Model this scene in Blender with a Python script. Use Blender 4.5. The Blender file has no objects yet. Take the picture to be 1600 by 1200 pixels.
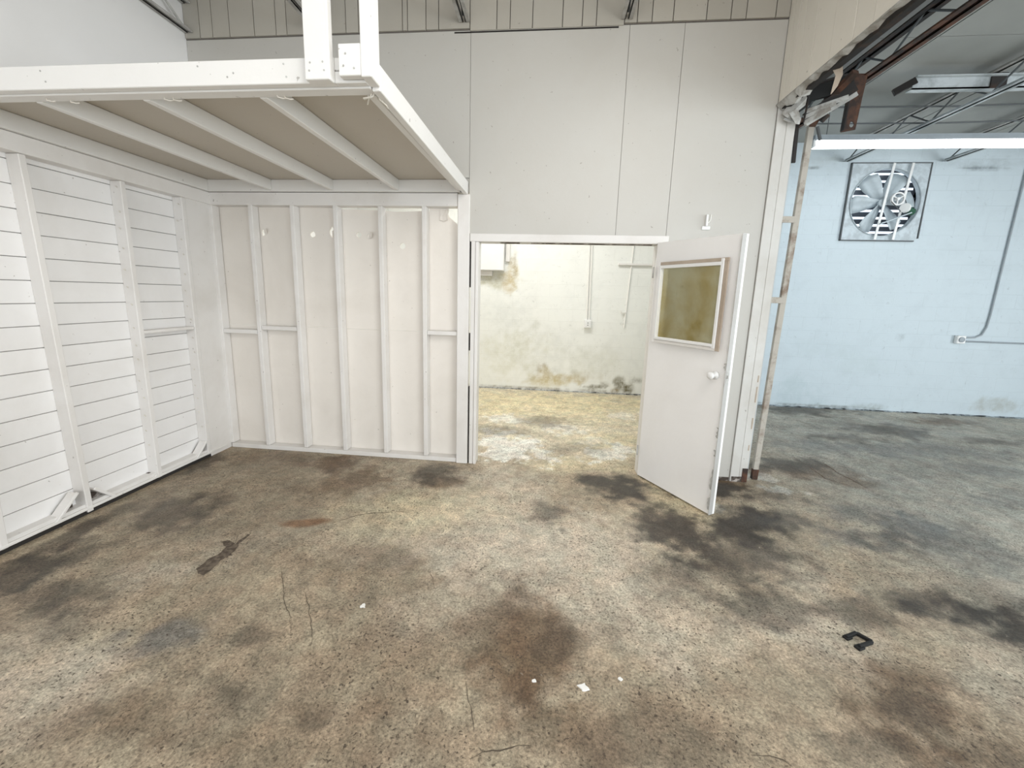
import bpy, bmesh, math, random
import numpy as np
from mathutils import Vector, Matrix
random.seed(7)
SC = bpy.context.scene
COL = SC.collection

# ------------------------------------------------------------------ camera, world, light, exposure
cam_d = bpy.data.cameras.new('camera')
cam_d.sensor_width = 36.0
cam_d.lens = 640.0 / 1600.0 * 36.0
cam_d.shift_x = (800.0 - 791.2) / 1600.0
cam_d.shift_y = (575.5 - 600.0) / 1600.0
cam_d.clip_start = 0.05
cam = bpy.data.objects.new('camera', cam_d)
COL.objects.link(cam)
PITCH, YAW, ROLL = 0.17683, -0.09873, 0.02781
_fw = Vector((math.sin(YAW) * math.cos(PITCH), math.cos(YAW) * math.cos(PITCH), -math.sin(PITCH)))
_r0 = Vector((math.cos(YAW), -math.sin(YAW), 0.0))
_u0 = _r0.cross(_fw)
_r = _r0 * math.cos(ROLL) + _u0 * math.sin(ROLL)
_u = -_r0 * math.sin(ROLL) + _u0 * math.cos(ROLL)
_m = Matrix.Identity(4)
for _i in range(3):
    _m[_i][0], _m[_i][1], _m[_i][2] = _r[_i], _u[_i], -_fw[_i]
_m[2][3] = 1.6
cam.matrix_world = _m
SC.camera = cam

world = bpy.data.worlds.new('overcast_sky')
SC.world = world
world.use_nodes = True
world.node_tree.nodes['Background'].inputs['Color'].default_value = (0.80, 0.90, 1.0, 1)
world.node_tree.nodes['Background'].inputs['Strength'].default_value = 1.6

SC.view_settings.view_transform = 'Standard'
SC.view_settings.look = 'None'
SC.view_settings.gamma = 1.0
SC.view_settings.use_curve_mapping = False
SC.view_settings.exposure = 0.0


def area_light(name, loc, target, sx, sy, power, color):
    d = bpy.data.lights.new(name, 'AREA')
    d.shape = 'RECTANGLE'
    d.size, d.size_y = sx, sy
    d.energy = power
    d.color = color
    o = bpy.data.objects.new(name, d)
    COL.objects.link(o)
    o.location = loc
    o.rotation_euler = (Vector(target) - Vector(loc)).to_track_quat('-Z', 'Y').to_euler()
    return o


# daylight through the big roll-up doorways behind the camera, ceiling lamps of small room and bay, two added fills
area_light('daylight_main_doorway', (-0.6, -3.9, 1.9), (-0.6, 3.0, 1.5), 3.8, 3.0, 96, (1.0, 0.99, 0.975))
area_light('fill_left_wall', (0.9, 0.3, 3.65), (-2.0, 1.3, 0.6), 2.4, 2.2, 105, (1.0, 0.97, 0.93))  # added unseen fill, tilted to brighten the left wall
area_light('ceiling_lamp_light_room', (-0.6, 5.35, 3.6), (-0.6, 5.35, 0.0), 3.2, 0.9, 88, (1.0, 0.992, 0.955))
area_light('daylight_bay_doorway', (5.6, -3.9, 1.8), (5.6, 3.0, 1.8), 4.6, 3.2, 150, (0.86, 0.95, 1.0))
area_light('ceiling_lamp_light_bay', (5.2, 2.6, 3.4), (5.2, 2.6, 0.0), 3.0, 0.4, 40, (0.86, 0.95, 1.0))
area_light('fill_bay_side', (9.5, 0.6, 1.7), (0.0, 0.6, 1.5), 4.4, 3.0, 360, (0.93, 0.97, 1.0))  # added fill thrown across the bay onto the left wall; no doorway there

# ------------------------------------------------------------------ dimensions (metres)
D = 3.667          # front face of the partition
XC = 1.686         # inner face of the right-hand header wall
XW = 1.835         # its outer face
XS = -3.242        # siding of the left wall
XF = -3.153        # front edge of the left wall's studs
YR = 6.92          # block wall of the small room
YB = 6.65          # block wall of the right bay
ZT = 3.69          # seam between the sheets and the grooved boards
ZC = 4.02          # main ceiling
ZB = 3.83          # bay ceiling


# ------------------------------------------------------------------ materials
def new_mat(name):
    m = bpy.data.materials.new(name)
    m.use_nodes = True
    nt = m.node_tree
    b = nt.nodes['Principled BSDF']
    return m, nt, b


def N(nt, kind, **kw):
    n = nt.nodes.new(kind)
    for k, v in kw.items():
        if k in n.inputs.keys():
            n.inputs[k].default_value = v
        else:
            setattr(n, k, v)
    return n


def noise(nt, vec, scale, detail=4.0, rough=0.6, dist=0.0):
    n = N(nt, 'ShaderNodeTexNoise')
    n.inputs['Scale'].default_value = scale
    n.inputs['Detail'].default_value = detail
    n.inputs['Roughness'].default_value = rough
    n.inputs['Distortion'].default_value = dist
    nt.links.new(vec, n.inputs['Vector'])
    return n.outputs['Fac']


def ramp(nt, fac, stops):
    r = N(nt, 'ShaderNodeValToRGB')
    e = r.color_ramp.elements
    while len(e) < len(stops):
        e.new(0.5)
    for k, (p, c) in enumerate(stops):
        e[k].position = p
        e[k].color = (c, c, c, 1) if isinstance(c, (int, float)) else tuple(c) + (1,)
    nt.links.new(fac, r.inputs['Fac'])
    return r.outputs['Color']


def mix(nt, fac, a, b, mode='MIX'):
    m = N(nt, 'ShaderNodeMix', data_type='RGBA', blend_type=mode)
    for sock, v in ((m.inputs[0], fac), (m.inputs[6], a), (m.inputs[7], b)):
        if isinstance(v, bpy.types.NodeSocket):
            nt.links.new(v, sock)
        elif isinstance(v, (int, float)):
            sock.default_value = v
        else:
            sock.default_value = tuple(v) + (1,)
    return m.outputs[2]


def objco(nt):
    return N(nt, 'ShaderNodeTexCoord').outputs['Object']


def bump(nt, b, h, strength, dist=0.01):
    n = N(nt, 'ShaderNodeBump')
    n.inputs['Strength'].default_value = strength
    n.inputs['Distance'].default_value = dist
    nt.links.new(h, n.inputs['Height'])
    nt.links.new(n.outputs['Normal'], b.inputs['Normal'])


def paint(name, col, dirt=(0.45, 0.40, 0.33), amount=0.35, rough=0.45, speck=True, vary=0.06, scale=1.0):
    """old brushed paint: uneven tone, grime blotches, a few dark specks"""
    m, nt, b = new_mat(name)
    co = objco(nt)
    info = N(nt, 'ShaderNodeObjectInfo')
    rnd = ramp(nt, info.outputs['Random'], [(0.0, 1.0 - vary), (1.0, 1.0)])
    c = mix(nt, 1.0, col, rnd, 'MULTIPLY')
    g = ramp(nt, noise(nt, co, 1.7 * scale, 6, 0.62, 0.4), [(0.45, 0.0), (0.80, amount)])
    c = mix(nt, g, c, dirt)
    if speck:
        f = ramp(nt, noise(nt, co, 34.0 * scale, 2, 0.5), [(0.735, 0.0), (0.775, 0.55)])
        c = mix(nt, f, c, (0.20, 0.17, 0.14))
    nt.links.new(c, b.inputs['Base Color'])
    b.inputs['Roughness'].default_value = rough
    bump(nt, b, noise(nt, co, 22.0 * scale, 4, 0.6), 0.12, 0.01)
    return m


def plain(name, col, rough=0.5, metal=0.0, var=0.15, scale=9.0):
    m, nt, b = new_mat(name)
    co = objco(nt)
    g = ramp(nt, noise(nt, co, scale, 5, 0.6), [(0.3, 1.0 - var), (0.7, 1.0)])
    nt.links.new(mix(nt, 1.0, col, g, 'MULTIPLY'), b.inputs['Base Color'])
    b.inputs['Roughness'].default_value = rough
    b.inputs['Metallic'].default_value = metal
    return m


def rust(name, a, c, rough=0.75, scale=7.0, lo=0.42, hi=0.6):
    m, nt, b = new_mat(name)
    co = objco(nt)
    f = ramp(nt, noise(nt, co, scale, 6, 0.65, 0.3), [(lo, 0.0), (hi, 1.0)])
    nt.links.new(mix(nt, f, a, c), b.inputs['Base Color'])
    b.inputs['Roughness'].default_value = rough
    bump(nt, b, noise(nt, co, 60, 3), 0.3, 0.004)
    return m


def block_paint(name, col, joint=0.86, seed=0.0):
    """painted concrete block: shallow joints as relief, scuffs; stains come from the mesh's 'stain' attribute"""
    m, nt, b = new_mat(name)
    co = objco(nt)
    mp = N(nt, 'ShaderNodeMapping')
    mp.inputs['Rotation'].default_value = (math.radians(90), 0, 0)
    mp.inputs['Location'].default_value = (seed, 0.0, 0.0)
    nt.links.new(co, mp.inputs['Vector'])
    br = N(nt, 'ShaderNodeTexBrick')
    for k, v in (('Scale', 1.0), ('Brick Width', 0.4), ('Row Height', 0.2), ('Mortar Size', 0.006), ('Mortar Smooth', 0.6)):
        br.inputs[k].default_value = v
    nt.links.new(mp.outputs[0], br.inputs['Vector'])
    at = N(nt, 'ShaderNodeAttribute', attribute_name='stain')
    fade = ramp(nt, noise(nt, co, 1.3, 3), [(0.4, 0.0), (0.65, 1.0)])
    jm = mix(nt, 1.0, br.outputs['Fac'], fade, 'MULTIPLY')
    base = mix(nt, jm, col, tuple(v * joint for v in col))
    g = ramp(nt, noise(nt, co, 3.0, 7, 0.7, 0.5), [(0.48, 0.0), (0.78, 0.30)])
    base = mix(nt, g, base, tuple(v * 0.70 for v in col))
    sp = ramp(nt, noise(nt, co, 17.0, 5, 0.72, 0.6), [(0.62, 0.0), (0.70, 0.42)])
    base = mix(nt, sp, base, tuple(v * 0.55 for v in col))
    edge = ramp(nt, noise(nt, co, 9.0, 6, 0.7), [(0.35, 0.25), (0.60, 1.0)])
    k = mix(nt, 1.0, at.outputs['Alpha'], edge, 'MULTIPLY')
    base = mix(nt, k, base, at.outputs['Color'])
    nt.links.new(base, b.inputs['Base Color'])
    b.inputs['Roughness'].default_value = 0.55
    h = mix(nt, 0.5, br.outputs['Fac'], noise(nt, co, 45, 5, 0.7), 'SUBTRACT')
    bump(nt, b, h, 0.25, 0.006)
    return m


def emit(name, col, strength):
    m, nt, b = new_mat(name)
    b.inputs['Base Color'].default_value = (0.9, 0.9, 0.9, 1)
    b.inputs['Emission Color'].default_value = tuple(col) + (1,)
    b.inputs['Emission Strength'].default_value = strength
    return m


DARK_WOOD = rust('rot_and_dark_wood', (0.06, 0.045, 0.035), (0.42, 0.38, 0.35), 0.9, 14.0, .5, .62)
WHITE = paint('white_wall_paint', (0.555, 0.54, 0.502), amount=0.18)
WHITE_B = paint('white_lumber_paint', (0.81, 0.79, 0.765), amount=0.34, vary=0.05)
LOFT = paint('white_loft_paint', (0.80, 0.79, 0.765), amount=0.10, vary=0.03)
DECK = paint('bare_deck_underside', (0.50, 0.455, 0.385), amount=0.25, vary=0.0)
SIDING = paint('white_siding_paint', (0.88, 0.87, 0.86), amount=0.20, vary=0.05)
PANEL = paint('cream_hardboard_paint', (0.86, 0.815, 0.755), amount=0.20, vary=0.03)
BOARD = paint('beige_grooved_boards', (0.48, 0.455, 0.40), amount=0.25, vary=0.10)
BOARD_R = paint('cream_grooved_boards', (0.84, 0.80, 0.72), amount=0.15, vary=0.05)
JAMB = paint('grey_white_jamb_paint', (0.66, 0.65, 0.62), dirt=(0.30, 0.24, 0.17), amount=0.40)
DOORP = paint('white_door_paint', (0.90, 0.89, 0.88), amount=0.12, vary=0.0, speck=False)
BARE = paint('worn_bare_wood', (0.50, 0.42, 0.34), dirt=(0.24, 0.17, 0.11), amount=0.8)
GREYW = plain('grey_smooth_wall', (0.87, 0.87, 0.865), 0.6, 0, 0.06, 1.2)
CEIL = plain('ceiling_white', (0.62, 0.615, 0.60), 0.8, 0, 0.1, 1.5)
CEIL_B = plain('bay_ceiling_panel', (0.37, 0.375, 0.355), 0.75, 0, 0.18, 1.1)
DARK = plain('dark_gap_shadow', (0.025, 0.022, 0.02), 0.9)
BLACK = plain('black_enamel', (0.008, 0.008, 0.008), 0.8)
RUST = rust('rusty_steel', (0.030, 0.017, 0.012), (0.115, 0.045, 0.022))
RUST_D = rust('dark_rusted_steel', (0.016, 0.013, 0.012), (0.07, 0.035, 0.02), lo=0.5, hi=0.7)
RUST_L = rust('rust_bled_painted_steel', (0.46, 0.43, 0.38), (0.20, 0.14, 0.10), scale=5.0, lo=0.48, hi=0.66)
STEELP = rust('grey_painted_steel', (0.52, 0.52, 0.50), (0.36, 0.35, 0.33), scale=6.0)
STEEL_B = rust('blue_grey_bay_steel', (0.56, 0.60, 0.62), (0.33, 0.36, 0.37), scale=3.0)
STEEL_D = plain('dark_web_rod', (0.10, 0.11, 0.115), 0.6)
FLASH = rust('torn_grey_flashing', (0.52, 0.52, 0.50), (0.30, 0.28, 0.25), 0.55, 12.0)
GALV = rust('galvanised_fan_plate', (0.56, 0.63, 0.67), (0.43, 0.485, 0.52), 0.5, 9.0)
BLADE = plain('pale_fan_blade', (0.50, 0.57, 0.61), 0.45, 0.0, 0.2)
SLAT = plain('dark_shutter_slat', (0.10, 0.115, 0.14), 0.5)
GREENM = plain('green_motor_paint', (0.02, 0.10, 0.055), 0.5)
PIPE = plain('white_painted_conduit', (0.90, 0.89, 0.85), 0.5, 0, 0.05)
PIPE_B = plain('grey_conduit', (0.34, 0.38, 0.41), 0.45)
NAIL = plain('painted_nail', (0.72, 0.68, 0.60), 0.5)
ENAMEL = plain('white_enamel', (0.85, 0.85, 0.84), 0.3, 0, 0.04)
BLOCK_R = block_paint('room_block_paint', (0.87, 0.88, 0.845), joint=0.95)
BLOCK_B = block_paint('bay_block_paint', (0.575, 0.655, 0.70), joint=0.92, seed=0.17)
TUBE = emit('lit_fluorescent_tube', (0.93, 0.98, 1.0), 9.0)


# ------------------------------------------------------------------ mesh helpers
class MB:
    def __init__(s):
        s.v, s.f = [], []

    def add(s, vs, fs):
        k = len(s.v)
        s.v += [tuple(p) for p in vs]
        s.f += [tuple(i + k for i in f) for f in fs]
        return s

    def box(s, x0, x1, y0, y1, z0, z1):
        x0, x1 = min(x0, x1), max(x0, x1)
        y0, y1 = min(y0, y1), max(y0, y1)
        z0, z1 = min(z0, z1), max(z0, z1)
        return s.add([(x0, y0, z0), (x1, y0, z0), (x1, y1, z0), (x0, y1, z0), (x0, y0, z1), (x1, y0, z1), (x1, y1, z1), (x0, y1, z1)],
                     [(0, 3, 2, 1), (4, 5, 6, 7), (0, 1, 5, 4), (1, 2, 6, 5), (2, 3, 7, 6), (3, 0, 4, 7)])

    def bar(s, p, q, w, t, side=(0, 0, 1)):
        """box beam from p to q, w wide across 'side', t thick the other way"""
        p, q = Vector(p), Vector(q)
        d = (q - p).normalized()
        a = Vector(side) - d * d.dot(Vector(side))
        a = a.normalized() if a.length > 1e-6 else d.orthogonal().normalized()
        c = d.cross(a)
        vs = []
        for e in (p, q):
            for i, j in ((-1, -1), (1, -1), (1, 1), (-1, 1)):
                vs.append(e + a * (w / 2 * i) + c * (t / 2 * j))
        return s.add(vs, [(0, 3, 2, 1), (4, 5, 6, 7), (0, 1, 5, 4), (1, 2, 6, 5), (2, 3, 7, 6), (3, 0, 4, 7)])

    def tube(s, pts, r, n=8, r_end=None):
        pts = [Vector(p) for p in pts]
        rings = []
        prev = None
        for k, p in enumerate(pts):
            d = (pts[min(k + 1, len(pts) - 1)] - pts[max(k - 1, 0)]).normalized()
            if prev is None:
                a = d.orthogonal().normalized()
            else:
                a = (prev - d * d.dot(prev)).normalized()
            prev = a
            c = d.cross(a)
            rr = r if r_end is None else r + (r_end - r) * k / (len(pts) - 1)
            rings.append([p + a * (rr * math.cos(2 * math.pi * j / n)) + c * (rr * math.sin(2 * math.pi * j / n)) for j in range(n)])
        vs = [p for ring in rings for p in ring]
        fs = []
        for k in range(len(pts) - 1):
            for j in range(n):
                fs.append((k * n + j, k * n + (j + 1) % n, (k + 1) * n + (j + 1) % n, (k + 1) * n + j))
        fs.append(tuple(range(n - 1, -1, -1)))
        fs.append(tuple(range((len(pts) - 1) * n, len(pts) * n)))
        return s.add(vs, fs)

    def lathe(s, c, axis, prof, n=20):
        """prof = [(distance along axis, radius)]"""
        c, ax = Vector(c), Vector(axis).normalized()
        a = ax.orthogonal().normalized()
        b = ax.cross(a)
        vs = [c + ax * h + (a * math.cos(2 * math.pi * j / n) + b * math.sin(2 * math.pi * j / n)) * r for h, r in prof for j in range(n)]
        fs = [(k * n + j, k * n + (j + 1) % n, (k + 1) * n + (j + 1) % n, (k + 1) * n + j) for k in range(len(prof) - 1) for j in range(n)]
        fs.append(tuple(range(n - 1, -1, -1)))
        fs.append(tuple(range((len(prof) - 1) * n, len(prof) * n)))
        return s.add(vs, fs)

    def build(s, name, mat, parent=None, origin=None, bev=0.0, smooth=False):
        o = Vector((0, 0, 0))
        if parent is not None:
            o = Vector(parent.get('_o', (0, 0, 0)))
        elif origin is not None:
            o = Vector(origin)
        me = bpy.data.meshes.new(name)
        me.from_pydata([tuple(Vector(p) - o) for p in s.v], [], s.f)
        me.materials.append(mat)
        bm = bmesh.new()
        bm.from_mesh(me)
        bmesh.ops.recalc_face_normals(bm, faces=bm.faces)
        bm.to_mesh(me)
        bm.free()
        if smooth:
            for p in me.polygons:
                p.use_smooth = True
        ob = bpy.data.objects.new(name, me)
        COL.objects.link(ob)
        if parent is not None:
            ob.parent = parent
            ob['_o'] = tuple(o)
        else:
            ob.location = o
            ob['_o'] = tuple(o)
        if bev > 0:
            md = ob.modifiers.new('edge', 'BEVEL')
            md.width = bev
            md.segments = 1
            md.limit_method = 'ANGLE'
        return ob


def box(name, mat, parent, x0, x1, y0, y1, z0, z1, bev=0.003, origin=None):
    return MB().box(x0, x1, y0, y1, z0, z1).build(name, mat, parent, origin, bev)


def tag(o, label=None, cat=None, group=None, kind=None):
    for k, v in (('label', label), ('category', cat), ('group', group), ('kind', kind)):
        if v:
            o[k] = v
    return o


def thing(name, loc, label=None, cat=None, group=None, kind=None):
    o = bpy.data.objects.new(name, None)
    o.empty_display_size = 0.1
    COL.objects.link(o)
    o.location = loc
    o['_o'] = tuple(loc)
    return tag(o, label, cat, group, kind)


def sheet(name, mat, parent, outline, holes, y, t, bev=0.0, origin=None):
    """an upright sheet in the x-z plane with real holes cut through it"""
    cu = bpy.data.curves.new(name, 'CURVE')
    cu.dimensions = '2D'
    cu.fill_mode = 'BOTH'
    cu.extrude = t / 2
    for loop in [outline] + holes:
        sp = cu.splines.new('POLY')
        sp.points.add(len(loop) - 1)
        for k, (a, b) in enumerate(loop):
            sp.points[k].co = (a, b, 0, 1)
        sp.use_cyclic_u = True
    tmp = bpy.data.objects.new(name, cu)
    COL.objects.link(tmp)
    dg = bpy.context.evaluated_depsgraph_get()
    me = bpy.data.meshes.new_from_object(tmp.evaluated_get(dg))
    bpy.data.objects.remove(tmp)
    bpy.data.curves.remove(cu)
    mb = MB()
    mb.add([(p.co.x, y + t / 2 - p.co.z, p.co.y) for p in me.vertices], [tuple(p.vertices) for p in me.polygons])
    bpy.data.meshes.remove(me)
    return mb.build(name, mat, parent, origin, bev)


def blob(cx, cz, rx, rz, n=12, jag=0.25, seed=0):
    rg = random.Random(seed)
    return [(cx + rx * (1 + rg.uniform(-jag, jag)) * math.cos(2 * math.pi * k / n), cz + rz * (1 + rg.uniform(-jag, jag)) * math.sin(2 * math.pi * k / n)) for k in range(n)]


# ------------------------------------------------------------------ smooth random fields for stains
class Field:
    def __init__(s, seed):
        s.t = np.random.RandomState(seed).rand(256, 256)

    def one(s, x, y):
        xi, yi = np.floor(x).astype(int), np.floor(y).astype(int)
        fx, fy = x - xi, y - yi
        fx, fy = fx * fx * (3 - 2 * fx), fy * fy * (3 - 2 * fy)
        g = lambda a, b: s.t[a % 256, b % 256]
        return (g(xi, yi) * (1 - fx) + g(xi + 1, yi) * fx) * (1 - fy) + (g(xi, yi + 1) * (1 - fx) + g(xi + 1, yi + 1) * fx) * fy

    def __call__(s, x, y, f, octs=5, gain=0.55):
        a, tot, out = 1.0, 0.0, 0.0
        for k in range(octs):
            out = out + a * s.one(x * f + 17.3 * k, y * f + 9.1 * k)
            tot += a
            a *= gain
            f *= 2.03
        return out / tot


def sstep(a, b, x):
    t = np.clip((x - a) / (b - a), 0, 1)
    return t * t * (3 - 2 * t)


STAINS_AND_SHADING = [('D', -2.6, 2.49, 22.8, 3.5, 23.1, 0.55),('D', -2.47, 2.62, 65.6, 12.9, 60.6, 0.4),('D', -2.72, 1.94, 60.0, 9.8, 58.3, 0.55),('D', -2.47, 1.64, 27.5, -0.2, 38.7, 0.6),
('D', -2.84, 1.74, 78.0, 14.1, 47.2, 0.6),('D', -2.16, 1.46, 61.5, 6.3, 96.9, 0.35),('G', -1.72, 1.47, 34.7, -4.3, 125.2, 0.75),('D', -1.29, 1.52, 106.8, -48.0, 331.0, 0.5),
('D', -1.16, 1.26, 77.2, 16.3, 194.2, 0.35),('B', -1.62, 1.11, 82.5, -16.0, 186.3, 0.45),('B', -1.46, 1.19, 69.3, 19.4, 175.6, 0.35),('D', -0.79, 1.22, 372.3, -265.0, 834.4, 0.3),
('B', -1.94, 3.48, 29.5, 3.4, 74.8, 0.8),('B', -1.55, 3.13, 13.1, -2.9, 23.7, 0.6),('D', -0.96, 3.41, 29.9, -7.3, 40.8, 0.6),('B', -0.86, 3.24, 35.0, 11.1, 111.2, 0.7),
('B', -2.73, 3.45, 4.8, -4.0, 41.5, 0.35),('R', -1.61, 2.47, 87.1, -120.0, 521.8, 0.8),('B', -1.03, 2.11, 27.7, -14.6, 57.7, 0.35),('B', -0.11, 1.71, 21.6, 0.3, 12.4, 0.6),
('B', 0.03, 1.62, 39.5, -3.2, 23.8, 0.7),('B', -0.11, 1.42, 41.1, -6.2, 81.2, 0.45),('D', 0.11, 1.7, 178.0, -13.9, 81.9, 0.3),('B', 0.41, 1.31, 8.5, -4.6, 52.6, 0.35),
('D', 0.43, 1.29, 25.7, -21.5, 130.4, 0.25),('B', 0.08, 1.31, 35.8, -8.9, 70.2, 0.35),('B', -0.53, 1.48, 15.8, -1.3, 51.3, 0.25),('B', -0.61, 1.16, 13.7, -7.5, 108.5, 0.3),
('B', -0.91, 1.1, 23.5, -2.7, 154.1, 0.3),('D', 0.47, 3.46, 42.1, -11.3, 42.8, 0.8),('D', 0.63, 3.36, 18.4, -0.4, 22.2, 0.95),('D', 0.08, 2.85, 66.5, 3.6, 50.9, 0.55),
('D', 0.92, 2.86, 22.3, 4.8, 13.8, 0.7),('D', 0.96, 2.71, 30.8, 2.0, 18.6, 0.7),('D', 1.48, 2.92, 21.0, -6.1, 24.9, 0.85),('D', 1.81, 3.0, 24.7, -13.1, 49.1, 0.55),
('D', 1.27, 2.53, 12.4, -2.3, 18.2, 0.6),('D', 1.05, 2.26, 19.0, -1.6, 19.1, 0.4),('D', 1.22, 2.1, 27.3, -6.6, 55.0, 0.4),('D', 0.75, 2.25, 53.9, -8.8, 29.8, 0.3),
('G', 2.43, 3.2, 16.3, -6.8, 35.5, 0.6),('G', 2.74, 3.05, 22.5, -13.4, 48.4, 0.7),('G', 2.18, 2.86, 38.4, -15.5, 69.3, 0.6),('D', 2.37, 2.84, 26.7, -7.8, 66.0, 0.35),
('G', 2.79, 2.86, 8.1, -4.7, 23.8, 0.5),('D', 2.41, 2.17, 15.2, -5.4, 50.3, 0.85),('D', 2.16, 2.21, 29.4, -12.8, 105.6, 0.5),('D', 1.71, 2.09, 32.3, -3.6, 112.2, 0.5),
('D', 2.43, 2.07, 76.1, -70.0, 175.2, 0.7),('B', 1.55, 1.6, 37.4, -23.7, 62.8, 0.7),('B', 1.6, 1.48, 42.9, -31.4, 106.0, 0.6),('D', 1.56, 1.55, 79.8, -48.9, 148.7, 0.4),
('D', 1.18, 1.37, 59.3, -33.8, 290.2, 0.35),('B', 1.7, 1.4, 64.9, -55.9, 315.2, 0.5),('B', 1.32, 1.69, 63.9, -27.4, 96.6, 0.3),('D', 4.53, 5.58, 5.7, -3.5, 19.4, 0.55),
('D', 3.96, 6.47, 3.3, -1.9, 18.0, 0.6),('D', 3.71, 5.14, 9.6, -4.8, 43.6, 0.45),('B', 5.67, 6.18, 7.5, -4.3, 32.6, 0.6),('G', 4.43, 4.35, 6.1, -5.4, 25.4, 0.5),
('G', 3.25, 4.76, 3.5, -1.4, 24.8, 0.4),('G', 4.32, 4.85, 1.6, -0.5, 23.5, 0.5),('D', 5.54, 5.38, 12.8, -9.7, 60.4, 0.4),('B', 2.84, 3.84, 24.5, 0.6, 77.9, 0.55),
('B', 2.5, 4.03, 8.3, -2.1, 44.8, 0.6),('D', 2.39, 4.16, 17.1, -6.7, 41.8, 0.6),('B', 1.52, 3.5, 20.8, -4.0, 29.8, 1.0),('D', 1.54, 3.41, 24.9, -0.6, 61.2, 0.9),
('D', 1.9, 3.41, 24.4, -10.3, 70.9, 0.5),('P', -1.92, 1.23, 17.8, 2.4, 37.2, 0.7),('P', -2.15, 1.89, 29.7, -14.8, 62.4, 0.5),('P', -2.25, 1.35, 34.4, 2.4, 58.6, 0.45),
('P', -1.88, 1.34, 59.1, -0.1, 103.9, 0.5),('P', -0.26, 2.49, 3.9, -0.6, 7.3, 0.8),('P', 0.25, 2.49, 5.0, -1.7, 9.8, 0.6),('P', -0.46, 3.21, 5.3, 0.1, 4.5, 0.6),  # broad 'P' ovals before the doorway paint the light it spills
('P', -0.83, 2.33, 7.3, -1.0, 23.6, 0.4),('P', -0.46, 1.87, 13.7, -0.7, 30.0, 0.35),('P', 0.55, 1.97, 6.6, -0.8, 12.6, 0.45),('P', 1.44, 2.09, 29.4, -13.5, 29.4, 0.4),
('P', 1.47, 1.88, 27.8, -11.4, 37.1, 0.55),('P', 2.07, 1.79, 32.6, -27.0, 66.6, 0.4),('P', 0.96, 1.82, 19.0, -13.7, 48.0, 0.3),('P', 0.15, 2.05, 7.0, -2.9, 19.1, 0.5),
('P', 1.59, 2.48, 20.5, -7.6, 36.0, 0.3),('W', -0.35, 4.16, 11.6, 3.3, 10.1, 0.85),('W', -0.55, 4.29, 32.3, -1.0, 30.3, 0.6),('W', 0.76, 4.17, 25.0, -16.7, 28.6, 0.8),
('W', -0.5, 5.14, 15.7, 0.8, 35.5, 0.7),('W', 0.24, 4.93, 21.6, -6.6, 31.8, 0.6),('W', -0.09, 4.08, 54.9, 24.8, 36.1, 0.6),('W', 0.59, 4.49, 52.4, -21.9, 93.1, 0.4),
('W', 1.1, 5.6, 34.5, -11.5, 30.1, 0.5),('W', 1.98, 3.8, 35.4, -8.1, 177.9, 0.4),('W', 2.08, 3.52, 28.7, -16.0, 175.2, 0.5),('W', 1.34, 3.16, 185.0, 41.4, 92.2, 0.5),
('Y', -0.01, 6.14, 0.5, -0.2, 3.4, 0.8),('Y', -0.64, 5.58, 7.7, -0.0, 4.7, 0.8),('Y', 0.35, 5.61, 1.3, -0.1, 4.8, 0.5),('Y', 0.8, 4.53, 8.4, -4.1, 16.1, 0.6),
('Y', 0.45, 3.84, 4.4, -7.3, 41.3, 0.5),('D', 0.0, 5.15, 11.2, -0.4, 20.1, 0.45),('D', 0.36, 4.25, 14.8, -8.5, 43.4, 0.3),('D', -0.61, 4.67, 10.5, 0.1, 50.3, 0.4),
('Y', -0.7, 2.85, 6.5, -0.2, 12.0, 0.25),('Y', -1.05, 2.7, 6.9, 0.4, 14.1, 0.3),('Y', 1.12, 3.23, 16.2, 2.9, 11.4, 0.5),('D', -2.97, 1.83, 234.3, -11.8, 46.1, 0.45),
('D', -3.01, 2.4, 280.9, -5.1, 19.0, 0.45),('D', -3.11, 3.28, 181.0, 19.5, 26.5, 0.6),('D', -3.01, 2.08, 351.8, -7.7, 29.7, 0.45),('P', -1.75, 2.27, 14.1, -17.0, 38.4, 0.25),  # narrow 'D' ovals along the left wall paint the shadow at its foot
('G', 4.06, 3.7, 11.8, -9.5, 35.2, 0.5)]
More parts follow.
